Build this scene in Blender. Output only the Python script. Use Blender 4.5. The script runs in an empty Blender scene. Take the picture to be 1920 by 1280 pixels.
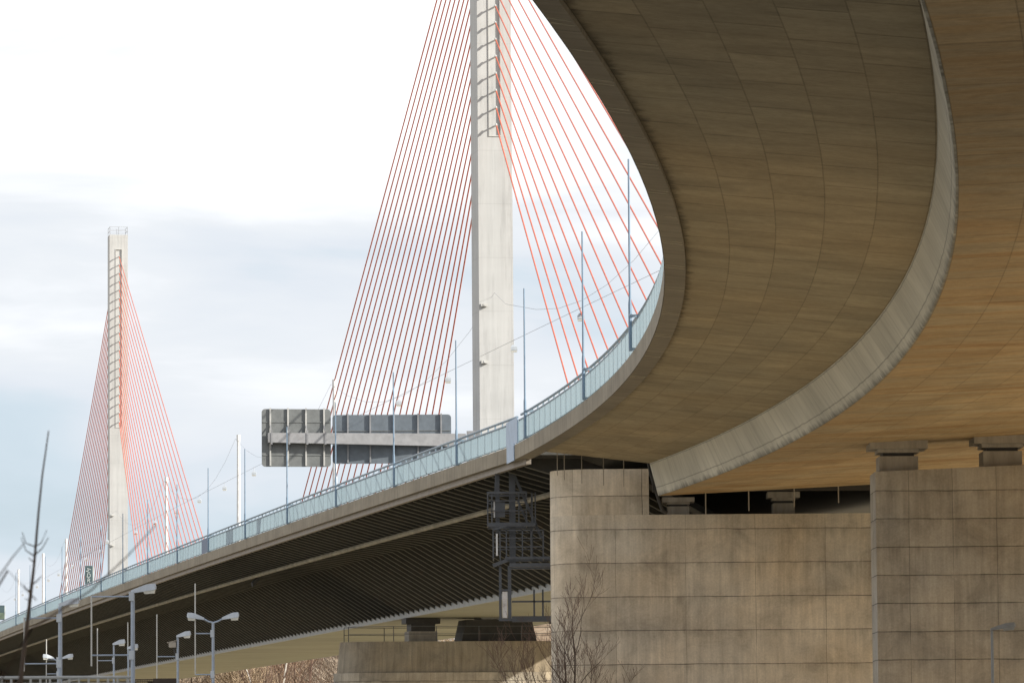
import bpy, math, random
from mathutils import Vector, Matrix
R = math.radians
C = bpy.context.scene.collection
rnd = random.Random(11)

# ------------------------------------------------------------------ helpers
class MB:
    """collects faces (with optional uvs) and links them as ONE mesh object"""
    def __init__(s): s.v = []; s.f = []; s.uv = []; s.mi = []
    def face(s, pts, uv=None, mi=0):
        n = len(s.v); s.v += [tuple(p) for p in pts]
        s.f.append(tuple(range(n, n + len(pts))))
        s.uv.append(uv if uv else [(0, 0)] * len(pts)); s.mi.append(mi)
    def hexa(s, a, mi=0):            # 8 points: bottom ring 0-3, top ring 4-7
        for q in ((3, 2, 1, 0), (4, 5, 6, 7), (0, 1, 5, 4), (1, 2, 6, 5), (2, 3, 7, 6), (3, 0, 4, 7)):
            p = [a[i] for i in q]
            if q in ((3, 2, 1, 0), (4, 5, 6, 7)): uv = [(t[0], t[1]) for t in p]
            elif abs(p[0][0]-p[1][0]) > abs(p[0][1]-p[1][1]): uv = [(t[0], t[2]) for t in p]
            else: uv = [(t[1], t[2]) for t in p]
            s.face(p, uv, mi)
    def box(s, x0, x1, y0, y1, z0, z1, mi=0):
        s.hexa([(x0, y0, z0), (x1, y0, z0), (x1, y1, z0), (x0, y1, z0), (x0, y0, z1), (x1, y0, z1), (x1, y1, z1), (x0, y1, z1)], mi)
    def beam(s, p, q, w, h=None, mi=0, up=(0, 0, 1)):
        p, q = Vector(p), Vector(q); h = h or w; d = (q - p).normalized()
        u = Vector(up)
        if abs(d.dot(u)) > .95: u = Vector((0, 1, 0))
        a = d.cross(u).normalized() * w / 2; b = a.cross(d).normalized() * h / 2
        s.hexa([p - a - b, p + a - b, q + a - b, q - a - b, p - a + b, p + a + b, q + a + b, q - a + b], mi)
    def path(s, pts, rs, n=8, caps=True, mi=0):
        pts = [Vector(p) for p in pts]
        if not isinstance(rs, (list, tuple)): rs = [rs] * len(pts)
        rings = []; L = 0
        for i, p in enumerate(pts):
            d = (pts[min(i + 1, len(pts) - 1)] - pts[max(i - 1, 0)]).normalized()
            u = Vector((0, 0, 1)) if abs(d.z) < .9 else Vector((1, 0, 0))
            a = d.cross(u).normalized(); b = a.cross(d)
            rings.append([p + (a * math.cos(2 * math.pi * k / n) + b * math.sin(2 * math.pi * k / n)) * rs[i] for k in range(n)])
        for i in range(len(pts) - 1):
            l2 = L + (pts[i + 1] - pts[i]).length
            for k in range(n):
                k2 = (k + 1) % n
                s.face([rings[i][k], rings[i][k2], rings[i + 1][k2], rings[i + 1][k]],
                       [(k / n, L), ((k + 1) / n, L), ((k + 1) / n, l2), (k / n, l2)], mi)
            L = l2
        if caps:
            s.face(rings[0][::-1], mi=mi); s.face(rings[-1], mi=mi)
    def loft(s, secs, closed=True, caps=True, us=None, tv=None):
        """secs: list of polygons with equal count; us: along coordinate; tv: v coordinate per section point"""
        m = len(secs[0])
        if us is None:
            us = [0]
            for a, b in zip(secs, secs[1:]): us.append(us[-1] + (Vector(b[0]) - Vector(a[0])).length)
        for i in range(len(secs) - 1):
            for k in range(m if closed else m - 1):
                k2 = (k + 1) % m
                if tv: va, vb = tv[i][k], tv[i][k2] if k2 else tv[i][k] + 1; vc, vd = tv[i + 1][k], tv[i + 1][k2] if k2 else tv[i + 1][k] + 1
                else: va, vb, vc, vd = k, k + 1, k, k + 1
                s.face([secs[i][k], secs[i][k2], secs[i + 1][k2], secs[i + 1][k]],
                       [(us[i], va), (us[i], vb), (us[i + 1], vd), (us[i + 1], vc)])
        if caps and closed:
            for q in (secs[0][::-1], secs[-1]): s.face(q, [(p[0], p[2]) for p in q])
    def prism(s, poly, z0, z1, bottom=True, ztop=None):
        """vertical prism over a plan polygon; u = perimeter, v = z"""
        n = len(poly); U = 0
        zt = ztop or (lambda x, y: z1)
        for i in range(n):
            a, b = poly[i], poly[(i + 1) % n]; l = math.hypot(b[0]-a[0], b[1]-a[1])
            s.face([(a[0], a[1], z0), (b[0], b[1], z0), (b[0], b[1], zt(*b)), (a[0], a[1], zt(*a))],
                   [(U, z0), (U + l, z0), (U + l, zt(*b)), (U, zt(*a))]); U += l
        s.face([(p[0], p[1], zt(*p)) for p in poly], [(p[0], p[1]) for p in poly])
        if bottom: s.face([(p[0], p[1], z0) for p in poly][::-1])
    def build(s, name, mats, parent=None, smooth=False, loc=(0, 0, 0), weld=True):
        me = bpy.data.meshes.new(name)
        o = Vector(loc)
        me.from_pydata([tuple(Vector(v) - o) for v in s.v], [], s.f)
        if not isinstance(mats, (list, tuple)): mats = [mats]
        for m in mats: me.materials.append(m)
        uvl = me.uv_layers.new(name='UVMap'); i = 0
        for pi, p in enumerate(me.polygons):
            p.material_index = s.mi[pi]; p.use_smooth = smooth
            for k in range(len(s.f[pi])):
                uvl.data[i].uv = s.uv[pi][k]; i += 1
        if weld:
            import bmesh
            bm = bmesh.new(); bm.from_mesh(me)
            bmesh.ops.remove_doubles(bm, verts=bm.verts, dist=1e-4)
            bmesh.ops.recalc_face_normals(bm, faces=bm.faces)
            bm.to_mesh(me); bm.free()
        if smooth and weld:
            me.set_sharp_from_angle(angle=R(40))
        ob = bpy.data.objects.new(name, me); C.objects.link(ob); ob.location = loc
        if parent:
            ob.parent = parent
            ob.location = o - Vector(parent['_w']) if '_w' in parent else o
        ob['_w'] = list(o)
        return ob

def thing(name, label, cat, loc=(0, 0, 0), group=None, kind=None):
    o = bpy.data.objects.new(name, None); C.objects.link(o); o.location = loc; o['_w'] = list(loc)
    o.empty_display_size = .2
    return tag(o, label, cat, group, kind)
def tag(o, label=None, cat=None, group=None, kind=None):
    for k, v in (('label', label), ('category', cat), ('group', group), ('kind', kind)):
        if v: o[k] = v
    return o
def inst(src, name, parent, world, rotz=0):
    c = src.copy(); c.name = name; C.objects.link(c); c.parent = parent
    c.location = Vector(world) - Vector(parent['_w']); c.rotation_euler = (0, 0, rotz); c['_w'] = list(world)
    return c
ORD = ['first', 'second', 'third', 'fourth', 'fifth', 'sixth', 'seventh', 'eighth', 'ninth', 'tenth', 'eleventh', 'twelfth',
       'thirteenth', 'fourteenth', 'fifteenth', 'sixteenth', 'seventeenth', 'eighteenth', 'nineteenth', 'twentieth', 'twenty-first', 'twenty-second', 'twenty-third']

# ------------------------------------------------------------------ materials
class NT:
    def __init__(s, name, rough=.8, metal=0, spec=.3):
        s.m = bpy.data.materials.new(name); s.m.use_nodes = True; s.t = s.m.node_tree; s.n = s.t.nodes; s.l = s.t.links
        s.p = s.n['Principled BSDF']; s.p.inputs['Roughness'].default_value = rough; s.p.inputs['Metallic'].default_value = metal
        s.p.inputs['Specular IOR Level'].default_value = spec
    def tc(s, kind='UV', scale=(1, 1, 1), loc=(0, 0, 0)):
        t = s.n.new('ShaderNodeTexCoord'); m = s.n.new('ShaderNodeMapping')
        m.inputs['Scale'].default_value = scale; m.inputs['Location'].default_value = loc
        s.l.new(t.outputs[kind], m.inputs['Vector']); return m.outputs[0]
    def noise(s, vec, scale=1, detail=4, rough=.55, dist=0):
        t = s.n.new('ShaderNodeTexNoise'); s.l.new(vec, t.inputs['Vector'])
        t.inputs['Scale'].default_value = scale; t.inputs['Detail'].default_value = detail; t.inputs['Roughness'].default_value = rough
        t.inputs['Distortion'].default_value = dist
        return t.outputs[0]
    def ramp(s, fac, stops):
        r = s.n.new('ShaderNodeValToRGB'); s.l.new(fac, r.inputs[0]); e = r.color_ramp.elements
        while len(e) < len(stops): e.new(.5)
        for k, (p, c) in zip(e, stops):
            k.position = p; k.color = (c, c, c, 1) if isinstance(c, (int, float)) else (*c, 1)
        return r.outputs[0]
    def mix(s, a, b, fac=1., mode='MULTIPLY'):
        m = s.n.new('ShaderNodeMix'); m.data_type = 'RGBA'; m.blend_type = mode; m.clamp_factor = True
        for i, x in ((0, fac), (6, a), (7, b)):
            if hasattr(x, 'is_linked') or hasattr(x, 'links'): s.l.new(x, m.inputs[i])
            elif i == 0: m.inputs[0].default_value = x
            else: m.inputs[i].default_value = (*x, 1) if isinstance(x, tuple) else (x, x, x, 1)
        return m.outputs[2]
    def brick(s, vec, w, h, mortar, c1, c2, cm, offset=.5, freq=2, smooth=.3):
        b = s.n.new('ShaderNodeTexBrick'); s.l.new(vec, b.inputs['Vector'])
        b.offset = offset; b.offset_frequency = freq; b.squash = 1
        b.inputs['Scale'].default_value = 1; b.inputs['Mortar Size'].default_value = mortar; b.inputs['Mortar Smooth'].default_value = smooth
        b.inputs['Brick Width'].default_value = w; b.inputs['Row Height'].default_value = h; b.inputs['Bias'].default_value = 0
        for k, c in (('Color1', c1), ('Color2', c2), ('Mortar', cm)): b.inputs[k].default_value = (*c, 1) if isinstance(c, tuple) else (c, c, c, 1)
        return b
    def warp(s, vec, scale, amt):
        t = s.n.new('ShaderNodeTexNoise'); s.l.new(vec, t.inputs['Vector']); t.inputs['Scale'].default_value = scale; t.inputs['Detail'].default_value = 2
        sub = s.n.new('ShaderNodeVectorMath'); sub.operation = 'SUBTRACT'; s.l.new(t.outputs['Color'], sub.inputs[0]); sub.inputs[1].default_value = (.5, .5, .5)
        sc = s.n.new('ShaderNodeVectorMath'); sc.operation = 'SCALE'; s.l.new(sub.outputs[0], sc.inputs[0]); sc.inputs['Scale'].default_value = amt
        ad = s.n.new('ShaderNodeVectorMath'); ad.operation = 'ADD'; s.l.new(vec, ad.inputs[0]); s.l.new(sc.outputs[0], ad.inputs[1])
        return ad.outputs[0]
    def col(s, c):
        if isinstance(c, tuple): s.p.inputs['Base Color'].default_value = (*c, 1)
        else: s.l.new(c, s.p.inputs['Base Color'])
        return s
    def bump(s, h, strength=.3, dist=.02):
        b = s.n.new('ShaderNodeBump'); b.inputs['Strength'].default_value = strength; b.inputs['Distance'].default_value = dist
        s.l.new(h, b.inputs['Height']); s.l.new(b.outputs[0], s.p.inputs['Normal']); return s

def plain(name, c, rough=.6, metal=0, var=.25, scale=3., spec=.4):
    n = NT(name, rough, metal, spec); v = n.tc('Object')
    f = n.ramp(n.noise(v, scale, 5), [(.3, 1 - var), (.7, 1 + var * .3)])
    n.col(n.mix(c, f)); return n.m

def soffit(name, c, row, width, tint, joint=.58, groove=False, rust=False):
    """board marked concrete: u runs along the road, v across it; grain runs across"""
    n = NT(name, .85, 0, .2); v = n.tc('UV'); w = n.warp(n.tc('UV', (.22, 1, 1)), .6, .035)
    b = n.brick(w, width * .22, row, .016, 1.06, tint, joint, offset=.37, freq=2)
    brk = n.ramp(n.noise(v, .9, 5, .6), [(.35, .55), (.6, 1.)])
    g = n.ramp(n.noise(n.tc('UV', (4.5, 1.3, 1)), 1, 8, .75), [(.28, .86), (.5, 1.), (.72, 1.08)])
    g2 = n.ramp(n.noise(n.tc('UV', (.55, .35, 1)), 1, 7, .68, .5), [(.3, .76), (.7, 1.18)])
    st = n.ramp(n.noise(n.tc('UV', (.9, .5, 1)), 1, 6, .7), [(.56, 1.), (.72, .62)])
    big = n.ramp(n.noise(n.tc('UV', (.07, .12, 1)), 1, 3), [(.3, (.92, .96, 1.)), (.7, (1.07, 1.01, .93))])
    fine = n.ramp(n.noise(n.tc('UV', (7, 5, 1)), 1, 8, .78), [(.3, .80), (.7, 1.13)])
    x = n.mix(c, b.outputs[0], brk); x = n.mix(x, g); x = n.mix(x, g2); x = n.mix(x, big); x = n.mix(x, fine); x = n.mix(x, st, .55)
    if rust:
        r1 = n.ramp(n.noise(n.tc('UV', (.55, .16, 1)), 1, 8, .72, .6), [(.40, (1., 1., 1.)), (.56, (.9, .8, .68)), (.68, (.62, .47, .34))])
        r2 = n.ramp(n.noise(n.tc('UV', (2.4, .12, 1), (7, 3, 0)), 1, 7, .75), [(.57, 1.), (.66, .55)])
        x = n.mix(n.mix(x, r1), r2, .8)
    if groove:                      # mould along the drip groove at v = 0
        sep = n.n.new('ShaderNodeSeparateXYZ'); n.l.new(v, sep.inputs[0])
        m = n.n.new('ShaderNodeMath'); m.operation = 'MULTIPLY_ADD'; n.l.new(n.noise(n.tc('UV', (1.4, 1.6, 1)), 1, 6, .75), m.inputs[0]); m.inputs[1].default_value = -.75; n.l.new(sep.outputs[1], m.inputs[2])
        m2 = n.n.new('ShaderNodeMath'); m2.operation = 'ADD'; n.l.new(m.outputs[0], m2.inputs[0]); m2.inputs[1].default_value = .5
        x = n.mix(x, n.ramp(m2.outputs[0], [(.13, .45), (.3, 1.)]))
    n.col(x); n.bump(g, .35, .01); return n.m

def ashlar(name, c, w, h, dv, joint=.42, off=0., tint=.86, streak=.6, ju=0, kj=.03):
    """cast concrete in lifts: u along the face, v = height"""
    n = NT(name, .85, 0, .2); v0 = n.tc('UV', loc=(ju, dv, 0)); v = n.warp(v0, .8, .06)
    b = n.brick(v, 1000, h, kj, 1., 1., joint, offset=0, freq=2, smooth=.7)
    b2 = n.brick(v, w, h, kj * .6, 1.05, tint, joint * 1.2, offset=off, freq=3, smooth=.8)
    broken = n.ramp(n.noise(v0, 1.3, 5, .65), [(.36, .3), (.62, 1.)])
    broken2 = n.ramp(n.noise(v0, .7, 5, .6), [(.33, .35), (.52, 1.)])
    # water marks run down from the lift joints
    wv = n.n.new('ShaderNodeSeparateXYZ'); n.l.new(v0, wv.inputs[0])
    fr = n.n.new('ShaderNodeMath'); fr.operation = 'MULTIPLY_ADD'; n.l.new(wv.outputs[1], fr.inputs[0]); fr.inputs[1].default_value = 1 / h; fr.inputs[2].default_value = 40
    fc = n.n.new('ShaderNodeMath'); fc.operation = 'FRACT'; n.l.new(fr.outputs[0], fc.inputs[0])
    dm = n.n.new('ShaderNodeMath'); dm.operation = 'MULTIPLY'; n.l.new(fc.outputs[0], dm.inputs[0]); n.l.new(n.noise(n.tc('UV', (2.2, .35, 1)), 1, 6, .7), dm.inputs[1])
    drip = n.ramp(dm.outputs[0], [(.38, 1.), (.62, .72)])
    s1 = n.ramp(n.noise(n.tc('UV', (2.6, .16, 1)), 1, 6, .65), [(.32, streak), (.6, 1.06)])
    s2 = n.ramp(n.noise(n.tc('UV', (9, .5, 1)), 1, 4, .6), [(.3, .84), (.65, 1.04)])
    bl = n.ramp(n.noise(v0, .55, 8, .68, .5), [(.28, .66), (.5, .97), (.72, 1.2)])
    hue = n.ramp(n.noise(v0, .2, 3), [(.35, (1.05, 1., .93)), (.65, (.97, 1., 1.04))])
    fi = n.ramp(n.noise(v0, 12, 6, .75), [(.3, .85), (.7, 1.1)])
    x = n.mix(c, b.outputs[0], broken); x = n.mix(x, b2.outputs[0], broken2); x = n.mix(x, drip, .8); x = n.mix(x, s1, .5); x = n.mix(x, s2, .6); x = n.mix(x, bl); x = n.mix(x, hue); x = n.mix(x, fi)
    inv = n.ramp(b.outputs[1], [(0., 1.), (1., 0.)]); n.col(x); n.bump(n.mix(fi, n.mix(inv, .8, .9, 'MIX'), 1.), .4, .03); return n.m

def fascia_mat(name, c):
    n = NT(name, .85, 0, .2); v = n.tc('UV')
    b = n.brick(v, 6., 30, .03, 1.03, .93, .5, offset=0)
    s = n.ramp(n.noise(n.tc('UV', (2.2, .25, 1)), 1, 6, .7), [(.3, .74), (.65, 1.07)])
    s2 = n.ramp(n.noise(n.tc('UV', (.25, .6, 1)), 1, 3), [(.3, .86), (.7, 1.08)])
    x = n.mix(c, b.outputs[0]); x = n.mix(x, s); x = n.mix(x, s2); n.col(x); return n.m

def web_mat(name, c):
    n = NT(name, .85, 0, .2)
    s = n.ramp(n.noise(n.tc('UV', (1.7, .28, 1)), 1, 7, .7), [(.3, .76), (.5, .98), (.7, 1.08)])
    s2 = n.ramp(n.noise(n.tc('UV', (.25, .4, 1)), 1, 4), [(.3, .84), (.7, 1.12)])
    b = n.brick(n.warp(n.tc('UV', loc=(0, -.03, 0)), 1, .05), 5.2, .72, .016, 1.03, .95, .6, offset=.0)
    # grime along the drip edge: v counts down the face, 1 at the lower edge
    sep = n.n.new('ShaderNodeSeparateXYZ'); n.l.new(n.tc('UV'), sep.inputs[0])
    ad = n.n.new('ShaderNodeMath'); ad.operation = 'MULTIPLY_ADD'
    n.l.new(n.noise(n.tc('UV', (1.3, .6, 1)), 1, 6, .75), ad.inputs[0]); ad.inputs[1].default_value = .55; n.l.new(sep.outputs[1], ad.inputs[2])
    hf = n.n.new('ShaderNodeMath'); hf.operation = 'MULTIPLY'; n.l.new(ad.outputs[0], hf.inputs[0]); hf.inputs[1].default_value = .5
    d = n.ramp(hf.outputs[0], [(.57, 1.), (.63, .55), (.69, .25)])
    x = n.mix(c, s); x = n.mix(x, s2); x = n.mix(x, b.outputs[0]); x = n.mix(x, d); n.col(x); return n.m

def metal_paint(name, c, rough=.5, rust=0., metal=0.):
    n = NT(name, rough, metal, .4); v = n.tc('Object')
    f = n.ramp(n.noise(v, 2.2, 6, .65), [(.3, .8), (.7, 1.1)]); x = n.mix(c, f)
    if rust:
        k = n.ramp(n.noise(v, 1.4, 7, .7), [(.55, 0.), (.72, 1.)])
        x = n.mix(x, (.16, .075, .035), n.mix(k, rust), 'MIX')
    n.col(x); return n.m

def streaky(name, c, lo=.75, sx=4., sz=.2, pour=0):
    n = NT(name, .7, 0, .25); v = n.tc('Object', (sx, sx, sz))
    s = n.ramp(n.noise(v, 1, 6, .65), [(.3, lo), (.65, 1.05)])
    s2 = n.ramp(n.noise(n.tc('Object', (.15, .15, .5)), 1, 3), [(.3, .93), (.7, 1.05)])
    x = n.mix(n.mix(c, s), s2)
    if pour:
        t = n.n.new('ShaderNodeTexCoord'); sp = n.n.new('ShaderNodeSeparateXYZ'); n.l.new(t.outputs['Object'], sp.inputs[0])
        cb = n.n.new('ShaderNodeCombineXYZ'); n.l.new(sp.outputs[0], cb.inputs[0]); n.l.new(sp.outputs[2], cb.inputs[1])
        b = n.brick(cb.outputs[0], 1000, pour, .02, 1., 1., .86, offset=0); x = n.mix(x, b.outputs[0])
        x = n.mix(x, n.ramp(n.noise(n.tc('Object', (3, 3, .25)), 1, 6, .7), [(.52, 1.), (.72, .82)]))
    n.col(x); return n.m

def glass_panel_mat():
    n = NT('screen_glass', .25, 0, .5); v = n.tc('Object', (9, 9, .4))
    s = n.ramp(n.noise(v, 1, 4), [(.3, .88), (.7, 1.05)])
    c = n.mix((.44, .52, .555), s); n.col(c)
    tr = n.n.new('ShaderNodeBsdfTranslucent'); n.l.new(c, tr.inputs[0])
    mx = n.n.new('ShaderNodeMixShader'); mx.inputs[0].default_value = .58
    tp = n.n.new('ShaderNodeBsdfTransparent'); tp.inputs[0].default_value = (.8, .88, .9, 1)
    m2 = n.n.new('ShaderNodeMixShader'); m2.inputs[0].default_value = .12
    n.l.new(n.p.outputs[0], mx.inputs[1]); n.l.new(tr.outputs[0], mx.inputs[2])
    n.l.new(mx.outputs[0], m2.inputs[1]); n.l.new(tp.outputs[0], m2.inputs[2])
    n.l.new(m2.outputs[0], n.n['Material Output'].inputs[0]); return n.m

M = dict(
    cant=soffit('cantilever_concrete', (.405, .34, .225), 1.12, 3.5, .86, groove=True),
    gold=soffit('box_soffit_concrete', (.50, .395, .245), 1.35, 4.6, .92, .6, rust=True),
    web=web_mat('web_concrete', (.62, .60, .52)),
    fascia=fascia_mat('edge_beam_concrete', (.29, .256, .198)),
    wallL=ashlar('pier_wall_concrete', (.64, .56, .44), 3.04, 1.4625, -.514, ju=-.3),
    wallR=ashlar('pier_block_concrete', (.41, .37, .305), 1.6, 1.022, -.93, ju=.4),
    bearing=streaky('bearing_concrete', (.37, .335, .28), .7, 3, .6),
    river=ashlar('river_pier_concrete', (.33, .285, .215), 3.6, 30, 0, streak=.4, joint=.7),
    stone=ashlar('pier_base_stone', (.46, .41, .33), 1.5, 1.05, -.05, off=.5, tint=.72, joint=.45),
    pylon=streaky('pylon_paint', (.43, .435, .43), .9, 2.5, .12, 3.6),
    rib=metal_paint('girder_steel', (.052, .051, .044), .65, .15), ribedge=metal_paint('rib_edge_bounce_lit', (.17, .165, .135), .7, .2),  # ribedge: same girder paint, with ground bounce put into a paler colour
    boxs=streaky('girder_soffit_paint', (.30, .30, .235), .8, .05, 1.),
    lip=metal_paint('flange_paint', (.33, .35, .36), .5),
    pipe=plain('service_pipe', (.31, .28, .21), .7, var=.45, scale=.9),
    rail=metal_paint('railing_blue_paint', (.20, .27, .33), .45),
    cover=metal_paint('cover_plate_paint', (.33, .42, .54), .45),
    dcover=metal_paint('dark_cover_paint', (.05, .09, .17), .45),
    glass=glass_panel_mat(),
    mast=metal_paint('mast_blue_paint', (.16, .235, .32), .4),
    white=metal_paint('white_paint', (.7, .7, .69), .4),
    cable=metal_paint('cable_red_paint', (.54, .135, .08), .45),
    anchor=metal_paint('anchor_steel', (.5, .5, .48), .5),
    wire=plain('wire_steel', (.35, .36, .38), .5, .3),
    sign=metal_paint('sign_back_aluminium', (.155, .165, .165), .5, 0, .2),
    signrib=metal_paint('sign_profile', (.5, .5, .48), .5),
    gantry=metal_paint('gantry_galvanised', (.26, .265, .275), .55, .12),
    insp=metal_paint('inspection_steel', (.10, .108, .12), .55, .15),
    panelw=metal_paint('white_rusty_panel', (.72, .69, .66), .5, .55),
    galv=metal_paint('galvanised_post', (.32, .37, .44), .45, 0, .25),
    lamp=metal_paint('lamp_housing', (.45, .49, .53), .4),
    bowl=plain('lamp_bowl', (.62, .62, .56), .25, var=.1),
    dark=plain('dark_bearing_steel', (.045, .043, .04), .6),
    asphalt=plain('asphalt', (.05, .05, .05), .9, scale=2.),
    bark=plain('bark', (.115, .085, .065), .9, scale=12.),
    twig=plain('twig', (.16, .105, .08), .9, scale=8.),
    birch=plain('birch_bark', (.75, .72, .66), .7, scale=4., var=.4),
    railw=metal_paint('pale_railing_paint', (.5, .5, .47), .5, .1),
    timber=plain('dark_timber', (.05, .036, .027), .8, scale=2.),
    teal=metal_paint('banner_teal', (.075, .115, .125), .5),
    letter=plain('letter_paint', (.55, .6, .58), .6, var=.15),
    green=plain('sign_green', (.16, .21, .15), .6, var=.3, scale=5),
)

# ------------------------------------------------------------------ the line of the bridge and of the viaduct
def axX(Y): return -1.03 - .179 * (Y - 301)                # centre line of the bridge
def zf(Y): return 13.4 - 1.15e-5 * (Y - 480) ** 2           # underside of the bridge's edge beam (camber)
NB = math.hypot(1, .179)
AXD = Vector((-.179, 1, 0)) / NB                            # along the bridge, away
AXN = Vector((1, .179, 0)) / NB                             # across the bridge, to the right
def onb(Y, off, z=0):                                       # point at an offset square to the axis
    d = off / NB
    return Vector((axX(Y), Y, z)) + AXN * off / NB
ANGB = math.atan2(1, -.179)                                 # heading of the bridge
def poly(c, t):
    r = 0
    for k in c: r = r * t + k
    return r
CF = [0.1685675, -0.0524569, -4.0628584, 0.8245407, 4.3159151]
C1 = [0.0470917, -0.0431807, -4.0756362, 0.1364331, 10.4184419]
C2 = [0.1587241, -0.3267368, -4.5358523, 0.4996902, 11.1232455]
def ext(c, Y):                                              # outside the surveyed stretch the curve runs on as a circle would
    if 74 <= Y <= 202: return poly(c, (Y - 130) / 60)
    y0 = 74 if Y < 74 else 202
    t = (y0 - 130) / 60; h = 1e-3
    p = poly(c, t); d1 = (poly(c, t + h) - poly(c, t - h)) / (2 * h) / 60
    return p + d1 * (Y - y0) - (Y - y0) ** 2 / 2 / 480
Xf = lambda Y: ext(CF, Y)
Xr = lambda Y: Xf(Y) + .47 + .1 * min(1, max(0, (Y - 74) / 40))
X1 = lambda Y: ext(C1, Y)
X2 = lambda Y: ext(C2, Y)
h2 = lambda Y: 10.6 + .4 * min(1, max(0, (195 - Y) / 85))
BW = 26.; BANK = .045
def zsof(Y, X): return h2(Y) + BANK * (X - X2(Y))

YS = [-60 + 3 * i for i in range(85)] + [194.5]
YS = sorted(set([y for y in YS if y < 194] + [194.5]))

# ------------------------------------------------------------------ concrete viaduct
via = thing('concrete_viaduct', 'curved concrete motorway viaduct sweeping overhead with board marked underside', 'viaduct', (8, 130, 12))
def arc(fn):                                               # running length along a line
    out = [0]
    def run(ys):
        L = [0]
        for a, b in zip(ys, ys[1:]): L.append(L[-1] + math.hypot(b - a, fn(b) - fn(a)))
        return L
    return run
ysE = [y for y in YS if y < 194] + [194.5, 196.5, 198.5, 200.6]
mb = MB()
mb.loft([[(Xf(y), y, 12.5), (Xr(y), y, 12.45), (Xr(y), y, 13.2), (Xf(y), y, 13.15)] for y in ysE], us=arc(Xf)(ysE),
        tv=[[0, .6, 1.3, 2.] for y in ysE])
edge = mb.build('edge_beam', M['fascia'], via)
# casting joints standing slightly proud across the underside of the edge beam
lime = plain('joint_lime', (.5, .45, .34), .8)
for i, y in enumerate([77.5, 81, 84.7, 88.6, 92.8, 97.2, 101.9, 107, 112.4, 118.2, 124.5, 131.2, 138.3, 146, 154]):
    for dy in ((0, .5) if i % 3 != 1 else (0,)):
        mb = MB(); mb.beam((Xf(y + dy) + .04, y + dy, 12.494), (Xr(y + dy) - .03, y + dy + .1, 12.447), .05, .012)
        mb.build('joint_strip', lime, edge)
mb = MB()
nsub = 6
secs = []; tv = []
for y in YS:
    a, b = Xr(y) + .004, X1(y)
    bot = [(a + (b - a) * k / nsub, y, 12.56 - .56 * k / nsub) for k in range(nsub + 1)]
    secs.append(bot + [(b, y, 13.1), (a, y, 13.1)])
    tv.append([5.62 * k / nsub for k in range(nsub + 1)] + [7, 8])
mb.loft(secs, us=arc(Xf)(YS), tv=tv)
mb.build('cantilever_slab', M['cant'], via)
mb = MB()
secs = [[(X1(y) + .003, y, 12.0), (X2(y), y, h2(y)), (X2(y) + .05, y, h2(y) + .004), (X1(y) + .15, y, 12.0), (X1(y) + .15, y, 12.9), (X1(y) + .003, y, 12.9)] for y in YS]
mb.loft(secs, us=arc(X2)(YS), tv=[[0, 1, 1.02, 3, 4, 5] for y in YS])
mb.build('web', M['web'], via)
mb = MB(); nb = 12
secs = []; tv = []
for y in YS:
    b0 = X2(y) + .053
    bot = [(b0 + (BW - .7) * k / nb, y, zsof(y, b0 + (BW - .7) * k / nb)) for k in range(nb + 1)]
    secs.append(bot + [(b0 + BW - .7, y, zsof(y, b0 + BW) + .3), (b0, y, zsof(y, b0) + .3)])
    tv.append([(BW - .7) * k / nb for k in range(nb + 1)] + [30, 31])
mb.loft(secs, us=arc(X2)(YS), tv=tv)
mb.build('box_soffit', M['gold'], via)
mb = MB()
mb.loft([[(X1(y) + .003, y, 12.905), (X2(y) + BW + 7, y, 13.1), (X2(y) + BW + 7, y, 13.6), (X1(y) + .003, y, 13.3)] for y in YS + [198, 201]], us=YS + [198, 201])
mb.build('carriageway', M['asphalt'], via)
mb = MB()
mb.loft([[(X2(y) + BW - .34, y, zsof(y, X2(y) + BW - .34)), (X2(y) + BW, y, zsof(y, X2(y) + BW)), (X2(y) + BW + .9, y, 12.6), (X2(y) + BW + 6, y, 12.9), (X2(y) + BW + 6, y, 13.05), (X2(y) + BW - .34, y, 12.8)] for y in YS], us=YS)
mb.build('web', M['web'], via)
mb = MB()
mb.loft([[(X2(y) + BW + 6.01, y, 12.6), (X2(y) + BW + 6.5, y, 12.6), (X2(y) + BW + 6.5, y, 13.09), (X2(y) + BW + 6.01, y, 13.05)] for y in YS], us=YS)
mb.build('edge_beam', M['fascia'], via)
# drip rods under the end of the slab and of the box
for x, z0, z1 in ((1.9, 12.5, 11.5), (2.2, 12.48, 11.3), (2.95, 12.45, 11.15), (3.88, 12.35, 11.05), (4.75, 12.28, 11.0)):
    mb = MB(); mb.path([(x, 194.3, z0 + .1), (x, 194.3, z1)], .02, 6); mb.build('drip_rod', M['bearing'], via)
for x in (8.25, 10.1, 12.05, 13.95):
    mb = MB(); mb.path([(x, 194.3, zsof(194.3, x) + .1), (x, 194.3, 9.75 + .08 * (x - 8))], .028, 6); mb.build('drip_rod', M['bearing'], via)
mb = MB(); mb.path([(5.78, 194.9, 12.3), (5.92, 194.9, 11.6), (6.3, 194.9, 10.3), (6.42, 194.9, 9.98), (6.62, 194.9, 9.9)], .07, 8)
mb.build('downpipe', M['dark'], via)
mb = MB(); mb.box(X2(194.5) - .25, 26, 194.52, 194.75, 10.78, 12.8); mb.build('end_diaphragm', M['dark'], via)

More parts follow.
